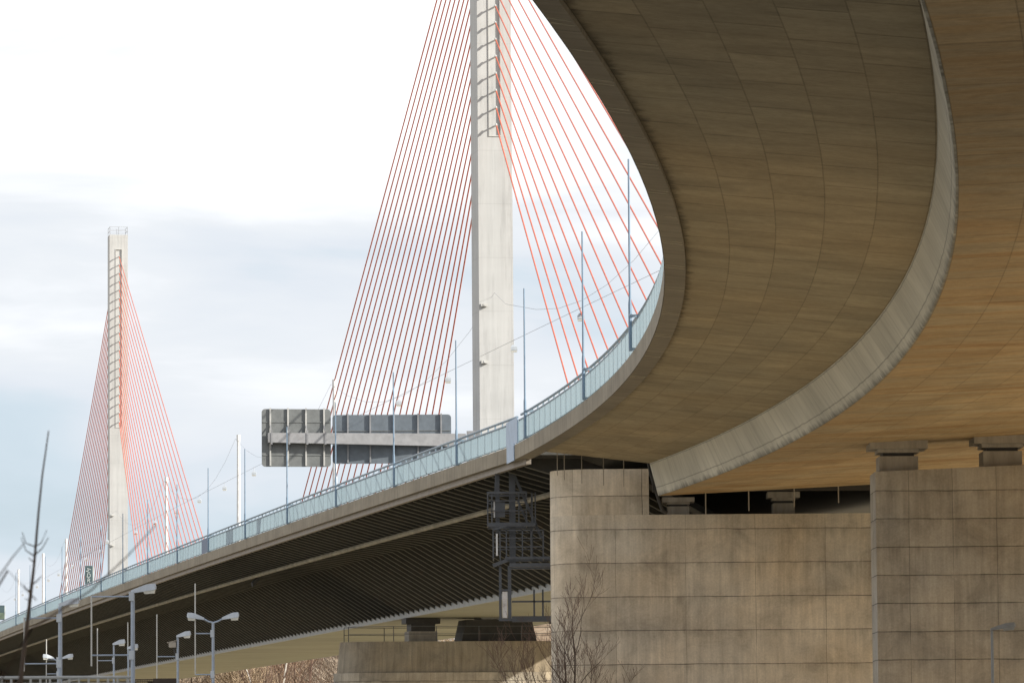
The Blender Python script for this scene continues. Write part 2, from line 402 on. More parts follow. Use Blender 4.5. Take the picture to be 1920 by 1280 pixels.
# ------------------------------------------------------------------ viaduct piers
def capsule(cx, cy, r, x1, n=14):
    p = [(cx + r * math.cos(R(270 - 180 * k / n)), cy + r * math.sin(R(270 - 180 * k / n))) for k in range(n + 1)]
    return [(x1, cy - r)] + p + [(x1, cy + r)]
pr = thing('viaduct_pier', 'long brown concrete wall pier with tall rounded nose below the viaduct end', 'bridge pier', (10, 198.7, -2))
mb = MB()
mb.prism(capsule(3.36, 198.75, 1.75, 26), -2, 9.92)
mb.prism(capsule(3.36, 198.75, 1.745, 5.9), 9.921, 11.92, bottom=False)
mb.build('pier_wall', M['wallL'], pr, smooth=True)
def bearing(parent, cx, cy, zb, zt, w, mat):
    g = MB(); h = zt - zb; d = w * .55
    g.box(cx - w / 2, cx + w / 2, cy - d, cy + d, zb, zb + h * .50)
    o = g.build('bearing_plinth', mat, parent)
    g = MB(); g.box(cx - w * .40, cx + w * .40, cy - d * .8, cy + d * .8, zb + h * .503, zb + h * .61)
    g.build('bearing_pad', M['dark'], parent)
    g = MB(); g.box(cx - w * .53, cx + w * .53, cy - d, cy + d, zb + h * .613, zb + h * .733)
    g.box(cx - w * .74, cx + w * .74, cy - d * 1.25, cy + d * 1.25, zb + h * .735, zt)
    g.build('bearing_cap', mat, parent)
for x in (7.2, 11.8, 16.5, 21): bearing(pr, x, 198.2, 9.925, zsof(194.5, x) + .05, .95, M['bearing'])
pr2 = thing('viaduct_pier', 'grey concrete pier block carrying two stepped bearings nearest the camera', 'bridge pier', (17, 166.3, -2))
mb = MB()
mb.prism([(13.2, 165), (24, 165), (24, 167.5), (13.2, 167.5)][::1], -2, 9.8, ztop=lambda x, y: 9.81 + .038 * (x - 13.2))
mb.build('pier_block', M['wallR'], pr2)
for x in (14.1, 17.9, 21.8): bearing(pr2, x, 166.2, 9.83 + .038 * (x - 13.2 - .7), zsof(166.2, x) + .03, 1.42, M['bearing'])

# ------------------------------------------------------------------ steel bridge
br = thing('steel_bridge_deck', 'long dark steel girder bridge deck with close ribs underneath and pale edge beam', 'bridge', (axX(301), 301, 12))
YB0, YB1 = 201.2, 900.
ysb = [YB0 + (YB1 - YB0) * i / 70 for i in range(71)]
def sec(y, pts): return [onb(y, o, z) for o, z in pts]
mb = MB()
mb.loft([sec(y, [(-17, zf(y)), (-16.55, zf(y)), (-16.55, zf(y) + .68), (-17, zf(y) + .65)]) for y in ysb], tv=[[0, .5, 1, 1.5]] * len(ysb))
mb.build('edge_beam', M['fascia'], br)
mb = MB()
mb.loft([sec(y, [(17, zf(y)), (16.55, zf(y)), (16.55, zf(y) + .68), (17, zf(y) + .65)]) for y in ysb], tv=[[0, .5, 1, 1.5]] * len(ysb))
mb.build('edge_beam', M['fascia'], br)
mb = MB()
mb.loft([sec(y, [(-16.54, zf(y) + .15), (16.54, zf(y) + .15), (16.54, zf(y) + .6), (-16.54, zf(y) + .6)]) for y in ysb])
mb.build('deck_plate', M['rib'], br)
mb = MB()                                                   # outer steel channel just under the pale edge
mb.loft([sec(y, [(-16.78, zf(y) - .26), (-16.55, zf(y) - .26), (-16.55, zf(y) - .005), (-16.78, zf(y) - .005)]) for y in ysb])
mb.build('edge_channel', metal_paint('channel_steel', (.23, .2, .165), .6, .3), br)
ZB = 8.42
for sg in (-1, 1):
    mb = MB()
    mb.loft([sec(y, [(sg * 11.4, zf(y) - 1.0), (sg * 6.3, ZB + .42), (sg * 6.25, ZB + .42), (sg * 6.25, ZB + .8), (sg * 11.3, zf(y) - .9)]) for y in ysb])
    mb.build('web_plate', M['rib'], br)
    mb = MB()
    mb.loft([sec(y, [(sg * 6.3, ZB), (sg * 6.3, ZB + .40), (sg * 6.2, ZB + .40), (sg * 6.2, ZB)]) for y in ysb])
    mb.build('bottom_flange_lip', M['lip'], br)
mb = MB()
mb.loft([sec(y, [(-6.19, ZB + .01), (6.19, ZB + .01), (6.19, ZB + .2), (-6.19, ZB + .2)]) for y in ysb])
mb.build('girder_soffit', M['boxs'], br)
mb = MB()
mb.path([onb(y, -13.9, zf(y) - 1.12) for y in ysb[:64]], .13, 6)
mb.build('service_pipe', M['pipe'], br)
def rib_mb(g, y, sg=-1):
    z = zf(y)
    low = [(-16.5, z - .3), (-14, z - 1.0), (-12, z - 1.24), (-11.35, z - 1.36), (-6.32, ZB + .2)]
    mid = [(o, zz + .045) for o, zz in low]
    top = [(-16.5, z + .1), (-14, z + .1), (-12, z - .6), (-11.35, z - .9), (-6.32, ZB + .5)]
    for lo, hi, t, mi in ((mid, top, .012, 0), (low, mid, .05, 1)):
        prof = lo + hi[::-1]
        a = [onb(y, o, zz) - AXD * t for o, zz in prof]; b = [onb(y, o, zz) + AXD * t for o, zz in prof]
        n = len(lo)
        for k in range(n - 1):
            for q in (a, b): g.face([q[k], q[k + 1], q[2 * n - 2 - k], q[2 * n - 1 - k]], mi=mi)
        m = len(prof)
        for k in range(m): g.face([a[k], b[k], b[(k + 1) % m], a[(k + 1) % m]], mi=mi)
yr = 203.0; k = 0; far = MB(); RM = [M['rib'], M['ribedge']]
while yr < YB1 - 5:
    if k < 100:
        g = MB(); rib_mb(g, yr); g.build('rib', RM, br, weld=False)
    else: rib_mb(far, yr)
    yr += 2.1; k += 1
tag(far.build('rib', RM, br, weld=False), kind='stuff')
mb = MB()                                                   # small bracket hanging on the ribs
mb.beam(onb(327, -12.9, zf(327) - .95), onb(326, -13.6, zf(326) - 1.6), .12, .3); mb.build('bracket', M['insp'], br)

# ------------------------------------------------------------------ glass parapets
st = []; y = 203.4
while y < 640: st.append(onb(y, -16.9, zf(y) + .65)); y += 1.9 / NB
# run towards the camera so that the inner side lies on the left hand of the running direction
par = None
def walk(fn, ya, yb, step):
    out = [Vector(fn(ya))]; y = ya
    sgn = 1 if yb > ya else -1
    while (yb - y) * sgn > 0:
        y2 = y + sgn * step; p = Vector(fn(y2)); d = (p - out[-1]).length
        y2 = y + sgn * step * step / d; out.append(Vector(fn(y2))); y = y2
    return out
def parapet2(name, label, stations, cap):
    """same, roadway on the right hand of the running direction"""
    root = thing(name, label, 'parapet', stations[0])
    pan = MB(); pan.box(.02, 1.88, -.012, .012, .1, .98)
    post = MB(); post.beam((0, -.15, -.02), (0, -.15, 1.3), .1, .06); post.beam((0, -.15, .95), (0, .02, .95), .04); post.beam((0, -.15, .14), (0, .02, .14), .04)
    pan0 = post0 = None; fp, fq = MB(), MB()
    for n, (a, b) in enumerate(zip(stations, stations[1:])):
        rz = math.atan2(b.y - a.y, b.x - a.x)
        if n < cap:
            if pan0 is None:
                pan0 = pan.build('glass_panel', M['glass'], root); post0 = post.build('post', M['rail'], root)
                for o in (pan0, post0): o.location = Vector(a) - Vector(root['_w']); o.rotation_euler = (0, 0, rz)
            else: inst(pan0, 'glass_panel', root, a, rz); inst(post0, 'post', root, a, rz)
        else:
            Mx = Matrix.Translation(a) @ Matrix.Rotation(rz, 4, 'Z')
            for src, dst in ((pan, fp), (post, fq)):
                for f in src.f: dst.face([Mx @ Vector(src.v[i]) for i in f])
    if fp.f:
        tag(fp.build('glass_panel', M['glass'], root), kind='stuff'); tag(fq.build('post', M['rail'], root), kind='stuff')
    for nm, h, r, of in (('handrail', 1.3, .055, .15), ('mid_rail', 1.05, .045, .06), ('bottom_rail', .09, .02, .03)):
        g = MB(); pts = []
        for i, p in enumerate(stations):
            d = (stations[min(i + 1, len(stations) - 1)] - stations[max(i - 1, 0)]).normalized()
            pts.append(p + Vector((d.y, -d.x, 0)) * of + Vector((0, 0, h)))
        g.path(pts, r, 6); g.build(nm, M['rail'], root, smooth=True)
    return root
pb = parapet2('glass_parapet', 'long pale blue glass parapet along the edge of the steel bridge', st, 100)
pv = parapet2('glass_parapet', 'curving pale blue glass parapet on the edge of the concrete viaduct', walk(lambda y: (Xf(y) + .1, y, 13.16), 70, 198.6, 1.9), 100)
# joint covers
def cover(y0, y1, z0, z1, fn, mat, label, out=.05):
    g = MB(); a, b = Vector(fn(y0)), Vector(fn(y1)); d = (b - a).normalized(); nn = Vector((-d.y, d.x, 0))
    p, q = a + nn * out, b + nn * out; r, s = a + nn * (out - .04), b + nn * (out - .04)
    up = lambda v, z: Vector((v.x, v.y, z))
    g.hexa([up(r, z0), up(s, z0), up(q, z0), up(p, z0), up(r, z1), up(s, z1), up(q, z1), up(p, z1)])
    o = g.build('cover_plate', mat, loc=tuple(a)); tag(o, label, 'cover plate'); return o
cover(198.6, 202.4, 13.22, 14.33, lambda y: (Xf(y) + .1, y, 13), M['cover'], 'blue grey sheet closing the parapet gap above the expansion joint', .06)
cover(199.2, 201.6, 12.46, 13.2, lambda y: (Xf(y), y, 13), M['cover'], 'blue grey plate over the joint between viaduct and bridge edge beams', .05)
cover(324.3, 328.8, zf(326) + .7, zf(326) + 1.72, lambda y: onb(y, -16.9, 13), M['dcover'], 'dark blue sheet filling one bay of the glass parapet', .05)

# ------------------------------------------------------------------ thin blue masts outside the parapet
def mast(i, p, ztop, zb, rz):
    root = thing('parapet_mast', f'thin blue steel mast bracketed outside the glass parapet, {ORD[i]} counting from the viaduct curve leftwards', 'mast', (p.x, p.y, zb), 'blue masts along the parapet')
    g = MB(); g.path([(p.x, p.y, zb), (p.x, p.y, zb + 1.6), (p.x, p.y, zb + 1.75), (p.x, p.y, ztop)], [.06, .06, .042, .03], 8); g.build('pole', M['mast'], root, smooth=True)
    for z in (zb + .06, zb + 1.18):
        g = MB(); v = Vector((math.cos(rz), math.sin(rz), 0))
        g.beam(Vector((p.x, p.y, z)) - v * .05, Vector((p.x, p.y, z)) + v * .42, .12, .09); g.build('bracket', M['rail'], root)
i = 0
for y in (151.5, 173.0, 194.6):
    mast(i, Vector((Xf(y) - .12, y, 0)), 19.6, 13.12, R(10)); i += 1
for y in (217.5, 237.0, 258.5, 279.8, 301.3, 323, 344, 366.5, 388, 409, 431, 453, 475, 497, 519):
    p = onb(y, -17.12); mast(i, p, zf(y) + 6.55, zf(y) + .6, math.atan2(AXN.y, AXN.x)); i += 1

# ------------------------------------------------------------------ pylons with their cables
def pylon(Y, label, ztop=65.2):
    base = onb(Y + 1.4, 0, 0)
    root = thing('bridge_pylon', label, 'pylon', (base.x, base.y, 8))
    W, D, nw, nd = 1.16, 1.4, .37, .1
    z0, zs, ze = 8.3, 40.6, 63.3
    def P(a, b, z): return base + AXN * a + AXD * b + Vector((0, 0, z))
    rect = [(-W, -D), (-nw, -D), (-nw, -D), (nw, -D), (nw, -D), (W, -D), (W, D), (nw, D), (nw, D), (-nw, D), (-nw, D), (-W, D)]
    notch = [(-W, -D), (-nw, -D), (-nw, -D + nd), (nw, -D + nd), (nw, -D), (W, -D), (W, D), (nw, D), (nw, D - nd), (-nw, D - nd), (-nw, D), (-W, D)]
    g = MB()
    def ring(q, z): return [P(a, b, z) for a, b in q]
    def skin(q, za, zb):
        for k in range(12):
            k2 = (k + 1) % 12
            if q[k] == q[k2]: continue
            g.face([P(*q[k], za), P(*q[k2], za), P(*q[k2], zb), P(*q[k], zb)])
    skin(rect, z0, zs); skin(notch, zs, ze); skin(rect, ze, ztop)
    for z in (zs, ze):
        for s in (-1, 1):
            g.face([P(-nw, s * D, z), P(nw, s * D, z), P(nw, s * (D - nd), z), P(-nw, s * (D - nd), z)])
    g.face([P(-W, -D, ztop), P(W, -D, ztop), P(W, D, ztop), P(-W, D, ztop)])
    g.build('shaft', M['pylon'], root)
    # raised steel frame of the anchor slot on the near face
    fr = MB()
    for s in (-1, 1):
        fr.beam(P(s * (nw + .03), -D - .03, zs), P(s * (nw + .03), -D - .03, ze), .06, .06)
    fr.beam(P(-nw - .06, -D - .03, zs - .03), P(nw + .06, -D - .03, zs - .03), .06, .06); fr.beam(P(-nw - .06, -D - .03, ze + .03), P(nw + .06, -D - .03, ze + .03), .06, .06)
    fr.build('slot_frame', M['anchor'], root)
    z = 41.25; 
    for k in range(20):
        for s in (-1, 1):
            d0 = 34.5 + 4.3 * k + (1.4 if s < 0 else 0)
            q = onb(Y + (1.4 if s > 0 else 0) + s * d0 / NB, 0, 0); q.z = zf(q.y) + .62
            a = P(0, s * (D - nd), z)
            d = (q - a).normalized()
            t = a + AXD * s * (nd + .52)
            d = (q - t).normalized()
            g = MB(); g.path([a, t + AXD * s * .04], .06, 8); g.path([t - d * .1, t + d * .16], .08, 8); g.build('cable_anchor', M['anchor'], root, smooth=True)
            g = MB(); g.path([t, q], .052, 6, caps=False); g.path([q - d * 1.6, q], .12, 6); c = g.build('stay_cable', M['cable'], root, smooth=True)
        z += 1.165 - .006 * k
    fr = MB()
    cs = [(-W + .05, -D + .05), (0, -D + .05), (W - .05, -D + .05), (W - .05, D - .05), (0, D - .05), (-W + .05, D - .05)]
    for k, (a, b) in enumerate(cs):
        fr.beam(P(a, b, ztop), P(a, b, ztop + 1.0), .05)
        a2, b2 = cs[(k + 1) % 6]
        for h in (.5, 1.0): fr.beam(P(a, b, ztop + h), P(a2, b2, ztop + h), .04)
    fr.build('top_railing', M['wire'], root)
    for zz in (25.4 + .2 * (Y > 500), 29.2 + .2 * (Y > 500)):
        for s in (-1, 1):
            g = MB()
            g.beam(P(-W + .1, s * (D + .15), zz), P(-W + .55, s * (D + .15), zz), .22, .2); g.beam(P(-W + .3, s * D, zz), P(-W + .3, s * (D + .3), zz), .12)
            g.build('wire_bracket', M['anchor'], root)
    # foot that passes through the girder
    g = MB(); q = [(-2.2, -1.6), (2.2, -1.6), (2.2, 1.6), (-2.2, 1.6)]
    g.hexa([P(a * 1.15, b, 6.86) for a, b in q] + [P(a, b, 8.29) for a, b in q]); g.build('foot', M['dark'], root)
    return root
pylon(301, 'nearer white concrete pylon, wide in view, with red stay cables fanning out both ways')
pylon(575, 'farther white concrete pylon with railing on its top and red stay cables')

# river pier under the nearer pylon, and its twin
def river_pier(Y, label):
    c = onb(Y + 1.4, 0)
    root = thing('river_pier', label, 'bridge pier', (c.x, c.y, -2))
    def cap(r, hl, n=14):
        out = []
        for s, a0 in ((-1, 270), (1, 90)):
            for k in range(n + 1):
                an = R(a0 - 180 * k / n); out.append((s * hl + r * math.cos(an), r * math.sin(an)))
        return [tuple((c + AXN * a + AXD * b)[:2]) for a, b in out]
    lo, hi = cap(2.62, 8.0), cap(2.52, 7.9)
    g = MB()
    U = 0
    for k in range(len(lo)):
        k2 = (k + 1) % len(lo); l = math.hypot(lo[k2][0]-lo[k][0], lo[k2][1]-lo[k][1])
        g.face([(*lo[k], 4.81), (*lo[k2], 4.81), (*hi[k2], 6.85), (*hi[k], 6.85)], [(U, 4.8), (U + l, 4.8), (U + l, 6.85), (U, 6.85)]); U += l
    g.face([(*p, 6.85) for p in hi]); g.build('pier_head', M['river'], root, smooth=True)
    g = MB(); g.prism(cap(2.8, 8.05), -2, 4.8); g.build('stone_base', M['stone'], root, smooth=True)
    for s in (-1, 1):
        for nm, pts, mat in (('bearing_plinth', (-.95, .95, 6.855, 7.55), M['bearing']), ('bearing_pad', (-.8, .8, 7.552, 8.05), M['dark']), ('bearing_cap', (-1.15, 1.15, 8.052, 8.40), M['dark'])):
            g = MB(); m = c + AXN * s * 5.0; 
            g.hexa([m + AXN * a + AXD * b + Vector((0, 0, z)) for z in pts[2:] for a, b in ((pts[0], -1), (pts[1], -1), (pts[1], 1), (pts[0], 1))]); g.build(nm, mat, root)
    g = MB()
    for s in (-1, 1):
        for k in range(8):
            a = -10.0 + k * 2.85; p = c + AXN * a + AXD * s * 2.1 * (1 if abs(a) < 9 else .5)
            g.beam((p.x, p.y, 6.85), (p.x, p.y, 7.85), .05)
            if k < 7:
                a2 = a + 2.85; p2 = c + AXN * a2 + AXD * s * 2.1 * (1 if abs(a2) < 9 else .5)
                for h in (7.35, 7.85): g.beam((p.x, p.y, h), (p2.x, p2.y, h), .035)
    g.build('pier_railing', M['insp'], root)
river_pier(301, 'stained round ended river pier with stone base course under the ribbed girder')
river_pier(575, 'far river pier beneath the smaller pylon, mostly hidden')

# ------------------------------------------------------------------ median posts, wires and lamps
posts = [310.0 - 0, 378.5, 446.5, 516., 658., 702.5, 757., 800.]
pts_c = [378.5, 446.5, 516., 658., 726., 757.]
wy = [150, 240, 300, 378.5, 446.5, 516, 576, 658, 702.5, 757, 800]
for i, Y in enumerate((378.5, 446.5, 516., 658., 702.5, 757.)):
    p = onb(Y, 0); root = thing('median_post', f'thick white post on the bridge median, {ORD[i]} from the sign gantry leftwards', 'lamp post', (p.x, p.y, zf(Y) + .6), 'white posts on the median')
    g = MB(); g.path([(p.x, p.y, zf(Y) + .6), (p.x, p.y, zf(Y) + 9), (p.x, p.y, zf(Y) + 17.1)], [.24, .2, .15], 10); g.build('pole', M['white'], root, smooth=True)
    g = MB(); g.path([(p.x, p.y, zf(Y) + 16.7), (p.x, p.y, zf(Y) + 17.3)], .2, 10); g.build('cap', M['white'], root, smooth=True)
    g = MB(); g.beam((p.x, p.y, zf(Y) + 12.9), p + AXD * .5 + Vector((0, 0, zf(Y) + 12.9)), .16); g.build('wire_clamp', M['anchor'], root)
cat = thing('light_catenary', 'thin steel wires strung along the median above the roadway', 'overhead wire', onb(301, 0, 26))
g = MB(); g.path([onb(y, -.9, zf(y) + 12.85) for y in range(150, 800, 10)], .013, 4); g.build('lower_wire', M['wire'], cat)
g = MB(); up = []
for a, b in zip(wy, wy[1:]):
    for k in range(8):
        t = k / 8; y = a + (b - a) * t; sag = 3.9 * 4 * t * (1 - t) * min(1, (b - a) / 70)
        up.append(onb(y, -.9 if 290 < y < 300 else -.3, zf(y) + 16.9 - sag))
g.path(up, .011, 4); g.build('upper_wire', M['wire'], cat)
lampY = [272, 294.5, 320.7, 343.4, 366.7, 389.5, 412, 434, 458.5, 481.7, 504.4, 528.8, 552.2, 574, 600.2, 623.5, 646, 672, 691.6, 715.3, 732, 747, 765]
lm = None
for i, Y in enumerate(lampY):
    p = onb(Y, -1.6 if 560 < Y < 590 else 0, zf(Y) + 12.6)
    root = thing('catenary_lamp', f'white hooded lamp hanging on the median wire, {ORD[i]} counting from the viaduct leftwards', 'street lamp', p, 'lamps hung on the median wire')
    if lm is None:
        g = MB(); a, b = .21, .21
        q0 = [(-a, -b, 0), (a, -b, 0), (a, b, 0), (-a, b, 0)]; q1 = [(-a, -b, .22), (a, -b, .22), (a, b, .22), (-a, b, .2)]; q2 = [(-.12, -.12, .36), (.12, -.12, .36), (.12, .12, .36), (-.12, .12, .36)]
        g.hexa(q0 + q1); 
        for k in range(4): g.face([q1[k], q1[(k + 1) % 4], q2[(k + 1) % 4], q2[k]])
        g.face(q2); g.path([(0, 0, .35), (0, 0, .75)], .025, 6)
        g2 = MB(); g2.box(-.18, .18, -.18, .18, -.11, -.003)
        h1 = g.build('housing', M['lamp'], root, weld=False); h2_ = g2.build('lens', M['bowl'], root, weld=False)
        h1.location = (0, 0, 0); h2_.location = (0, 0, 0); lm = (h1, h2_)
    else:
        for s in lm:
            c = s.copy(); C.objects.link(c); c.parent = root; c.location = (0, 0, 0)

# ------------------------------------------------------------------ sign gantry (seen from behind)
sg = thing('sign_gantry', 'cantilever sign gantry above the roadway, two grey sign backs on one beam', 'sign gantry', onb(290, -1.6, 13.6))
SY = 290.
def S(off, dep, z): return onb(SY, off - 1.5, z) + AXD * dep
g = MB(); g.hexa([S(-15.5, -.25, 19.22), S(-2.6, -.25, 19.0), S(-2.6, .25, 19.0), S(-15.5, .25, 19.22), S(-15.5, -.25, 19.83), S(-2.6, -.25, 19.83), S(-2.6, .25, 19.83), S(-15.5, .25, 19.83)])
g.build('beam', M['gantry'], sg)
g = MB(); g.beam(S(-2.2, 0, 13.5), S(-2.2, 0, 20), .6, .6); g.build('upright', M['gantry'], sg)
def signpanel(o0, o1, z0, z1, ribs, seams, dep, mat, rm, yaw=0.):
    g = MB(); c = (o0 + o1) / 2; w = (o1 - o0) / 2; r = .22; out = []
    for cx, cz, a0 in ((w - r, z1 - r, 0), (-w + r, z1 - r, 90), (-w + r, z0 + r, 180), (w - r, z0 + r, 270)):
        for k in range(5):
            a = R(a0 + 22.5 * k); out.append((cx + r * math.cos(a), cz + r * math.sin(a)))
    ca, sa = math.cos(yaw), math.sin(yaw)
    T = lambda u, d, z: S(c + u * ca - d * sa, dep + u * sa + d * ca, z)
    A = [T(u, 0, z) for u, z in out]; B = [T(u, .05, z) for u, z in out]; n = len(out)
    g.face(A); g.face(B[::-1])
    for k in range(n): g.face([A[k], B[k], B[(k + 1) % n], A[(k + 1) % n]])
    p = g.build('sign_panel', mat, sg)
    for u in ribs:
        g = MB(); g.beam(T(u - c, -.07, z0 + .05), T(u - c, -.07, z1 + .06), .09, .13); 
        g.build('stiffener', rm, p)
    for z in seams:
        g = MB(); g.beam(T(-w + .04, -.02, z), T(w - .04, -.02, z), .05, .05); g.build('seam_profile', M['sign'], p)
signpanel(-15.85, -11.35, 17.72, 21.39, (-15.3, -14.15, -12.98, -11.8), (20.55, 18.45), .42, M['sign'], M['signrib'])
signpanel(-11.2, -3.5, 17.95, 21.07, (-10.2, -8.75, -7.2, -5.65, -4.15), (20.03,), .48, metal_paint('sign_back_shaded', (.13, .155, .18), .5), M['gantry'], R(-8))  # second sign's shade is put into this darker, bluer back colour
for u in (-15.3, -14.15, -12.98, -11.8):
    g = MB(); g.beam(S(u, -.27, 19.1), S(u, -.27, 20.0), .12, .05); g.beam(S(u, -.05, 19.86), S(u, .36, 20.4), .06, .06); g.beam(S(u, -.05, 19.2), S(u, .36, 18.7), .06, .06); g.build('clamp', M['gantry'], sg)

# banner boards standing on the deck edge
def text_mesh(ch, size, mat, parent, loc, rot):
    cu = bpy.data.curves.new('lettering', 'FONT'); cu.body = ch; cu.size = size; cu.extrude = .01; cu.align_x = 'CENTER'; cu.align_y = 'CENTER'
    t = bpy.data.objects.new('t', cu); C.objects.link(t)
    me = bpy.data.meshes.new_from_object(t.evaluated_get(bpy.context.evaluated_depsgraph_get())); bpy.data.objects.remove(t)
    o = bpy.data.objects.new('lettering', me); C.objects.link(o); me.materials.append(mat); o.parent = parent
    o.location = Vector(loc) - Vector(parent['_w']); o.rotation_euler = rot
def board(Y, off, z0, z1, w, label):
    p = onb(Y, off); root = thing('banner_board', label, 'banner', (p.x, p.y, z0))
    g = MB(); g.box(p.x - w / 2, p.x + w / 2, p.y, p.y + .12, z0, z1); g.build('panel', M['teal'], root)
    g = MB(); g.box(p.x + w / 2 + .003, p.x + w / 2 + .1, p.y + .02, p.y + .12, z0 + .1, z1 - .1); g.build('edge_strip', M['letter'], root)
    for s in (-1, 1):
        g = MB(); g.beam((p.x + s * w * .35, p.y + .17, zf(Y) + .6), (p.x + s * w * .35, p.y + .17, z1), .08); g.build('leg', M['insp'], root)
    return root, p
b1, p = board(436, -15.9, zf(436) + 2.25, zf(436) + 4.0, .74, 'upright dark teal board with stacked pale letters behind the parapet')
for ch, dz, rz in (('M', 1.3, R(68)), ('D', .8, R(-8)), ('R', .33, R(-10))):
    text_mesh(ch, .56, M['letter'], b1, (p.x, p.y - .02, zf(436) + 2.25 + dz), (R(90), rz * -1, 0))
b2, p = board(556, -16.5, zf(545) + 2.35, zf(545) + 4.1, 1.1, 'dark board with green lower half, left of the far pylon and its cables')
g = MB(); g.box(p.x - .5, p.x + .5, p.y - .03, p.y - .003, zf(545) + 2.45, zf(545) + 3.2); g.build('green_panel', M['green'], b2)

# ------------------------------------------------------------------ inspection gantry by the bridge end
ig = thing('inspection_gantry', 'dark steel inspection cradle hanging under the bridge edge beside the pier', 'inspection cradle', (0, 207, 12.5))
Y0, Y1 = 206.3, 208.2
def part(nm, segs, mat='insp'):
    g = MB()
    for s in segs: g.beam(s[0], s[1], s[2] * .8, *[q * .85 for q in s[3:]])
    g.build(nm, M[mat], ig)
part('post', [((-.05, Y0, 8.15), (-.05, Y0, 12.55), .36, .2)]); part('post', [((-.72, Y0 + .3, 9.6), (-.72, Y0 + .3, 12.5), .24, .2)])
part('post', [((.85, Y1, 8.4), (.85, Y1, 11.5), .12)])
part('diagonal_brace', [((.05, Y0 - .1, 12.25), (1.28, Y0 - .1, 9.35), .16)]); part('diagonal_brace', [((.2, Y1, 11.2), (.75, Y1, 9.9), .12)])
part('hanger', [((-.78, Y0, 12.6), (-.85, Y0, 11.3), .05), ((-.6, Y0, 12.7), (-.35, Y0, 12.3), .06), ((-.3, Y0, 12.75), (-.5, Y0, 12.35), .06)])
seg = []
for yy in (Y0 - .5, Y1):
    for z, w in ((11.42, .12), (11.05, .06), (10.6, .06)): seg.append(((-1.17, yy, z), (.62, yy, z), w))
    seg.append(((-1.17, yy, 9.97), (1.0, yy, 9.97), .22))
    for x in (-1.17, -.98, .25, .6, .85, 1.0): seg.append(((x, yy, 9.9), (x, yy, 11.42), .06))
for x in (-1.17, .6):
    for z in (11.42, 10.6, 9.97): seg.append(((x, Y0 - .5, z), (x, Y1, z), .08))
part('upper_basket', seg)
g = MB(); g.box(-.83, -.38, Y0 - .35, Y0 - .1, 10.32, 11.0); b = g.build('control_box', M['insp'], ig)
g = MB(); g.box(-.9, -.835, Y0 - .36, Y0 - .1, 10.3, 11.02); g.build('box_edge', M['white'], b)
seg = []
for yy in (Y0 - .6, Y1 + .2):
    for z, w in ((9.7, .07), (9.35, .05), (8.95, .06)): seg.append(((-.93, yy, z), (1.4, yy, z), w))
    seg.append(((-.4, yy, 8.45), (1.9, yy, 8.45), .14)); seg.append(((-.2, yy, 8.12), (3.2, yy, 8.12), .42, .2))
    for x in (-.93, -.62, -.33, .4, .8, 1.35): seg.append(((x, yy, 8.4), (x, yy, 9.75), .07))
for x in (-.93, 1.35):
    for z in (9.7, 9.0, 8.45): seg.append(((x, Y0 - .6, z), (x, Y1 + .2, z), .07))
seg.append(((-.95, Y0 - .7, 9.72), (-.35, Y0 - .7, 9.9), .1)); seg.append(((-.95, Y0 - .6, 8.1), (-.3, Y0 - .6, 8.35), .2))
part('lower_basket', seg)
g = MB(); g.box(-.8, -.72, Y0 - .68, Y0 - .62, 8.55, 9.55); g.build('white_strip', M['white'], ig)
part('leg', [((-.62, Y0 - .4, 5.62), (-.62, Y0 - .4, 8.1), .15)]); part('leg', [((-.2, Y0 - .4, 5.62), (-.2, Y0 - .4, 8.1), .2)])
part('leg_tie', [((-.7, Y0 - .4, 5.66), (-.1, Y0 - .4, 5.66), .14)]); part('leg_tie', [((-.7, Y0 - .4, 7.0), (-.1, Y0 - .4, 7.0), .1)])
g = MB(); g.box(-.53, -.31, Y0 - .45, Y0 - .40, 5.75, 6.93); g.build('white_panel', M['panelw'], ig)
seg = [((-.1, Y1, 6.55), (3.2, Y1, 6.55), .1), ((-.1, Y1, 5.75), (3.2, Y1, 5.75), .36, .3)]
for x in (.92, 1.32, 2.2): seg.append(((x, Y1, 5.8), (x, Y1, 7.1), .1))
part('lower_platform', seg)

# ------------------------------------------------------------------ street lamps in front
def head(g, gb, p, dx, L, tilt=.14):
    """tapered luminaire from p reaching L in direction dx (+1/-1)"""
    def Q(t, w, z): return [(p[0] + dx * t, p[1] - w, p[2] + tilt * t + z), (p[0] + dx * t, p[1] + w, p[2] + tilt * t + z)]
    S_ = [(0, .05, -.05, .03), (.35 * L, .09, -.05, .09), (.62 * L, .12, -.05, .13), (.95 * L, .12, -.05, .12), (L, .09, -.03, .05)]
    secs = []
    for t, w, a, b in S_:
        lo, hi = Q(t, w, a), Q(t, w * .75, b); secs.append([lo[0], lo[1], hi[1], hi[0]])
    g.loft(secs)
    S2 = [(.55 * L, .09, -.12), (.93 * L, .1, -.14)]
    lo0, lo1 = Q(*S2[0]), Q(*S2[1]); h0, h1 = Q(.5 * L, .11, -.052), Q(.96 * L, .11, -.052)
    gb.hexa([lo0[0], lo1[0], lo1[1], lo0[1], h0[0], h1[0], h1[1], h0[1]])
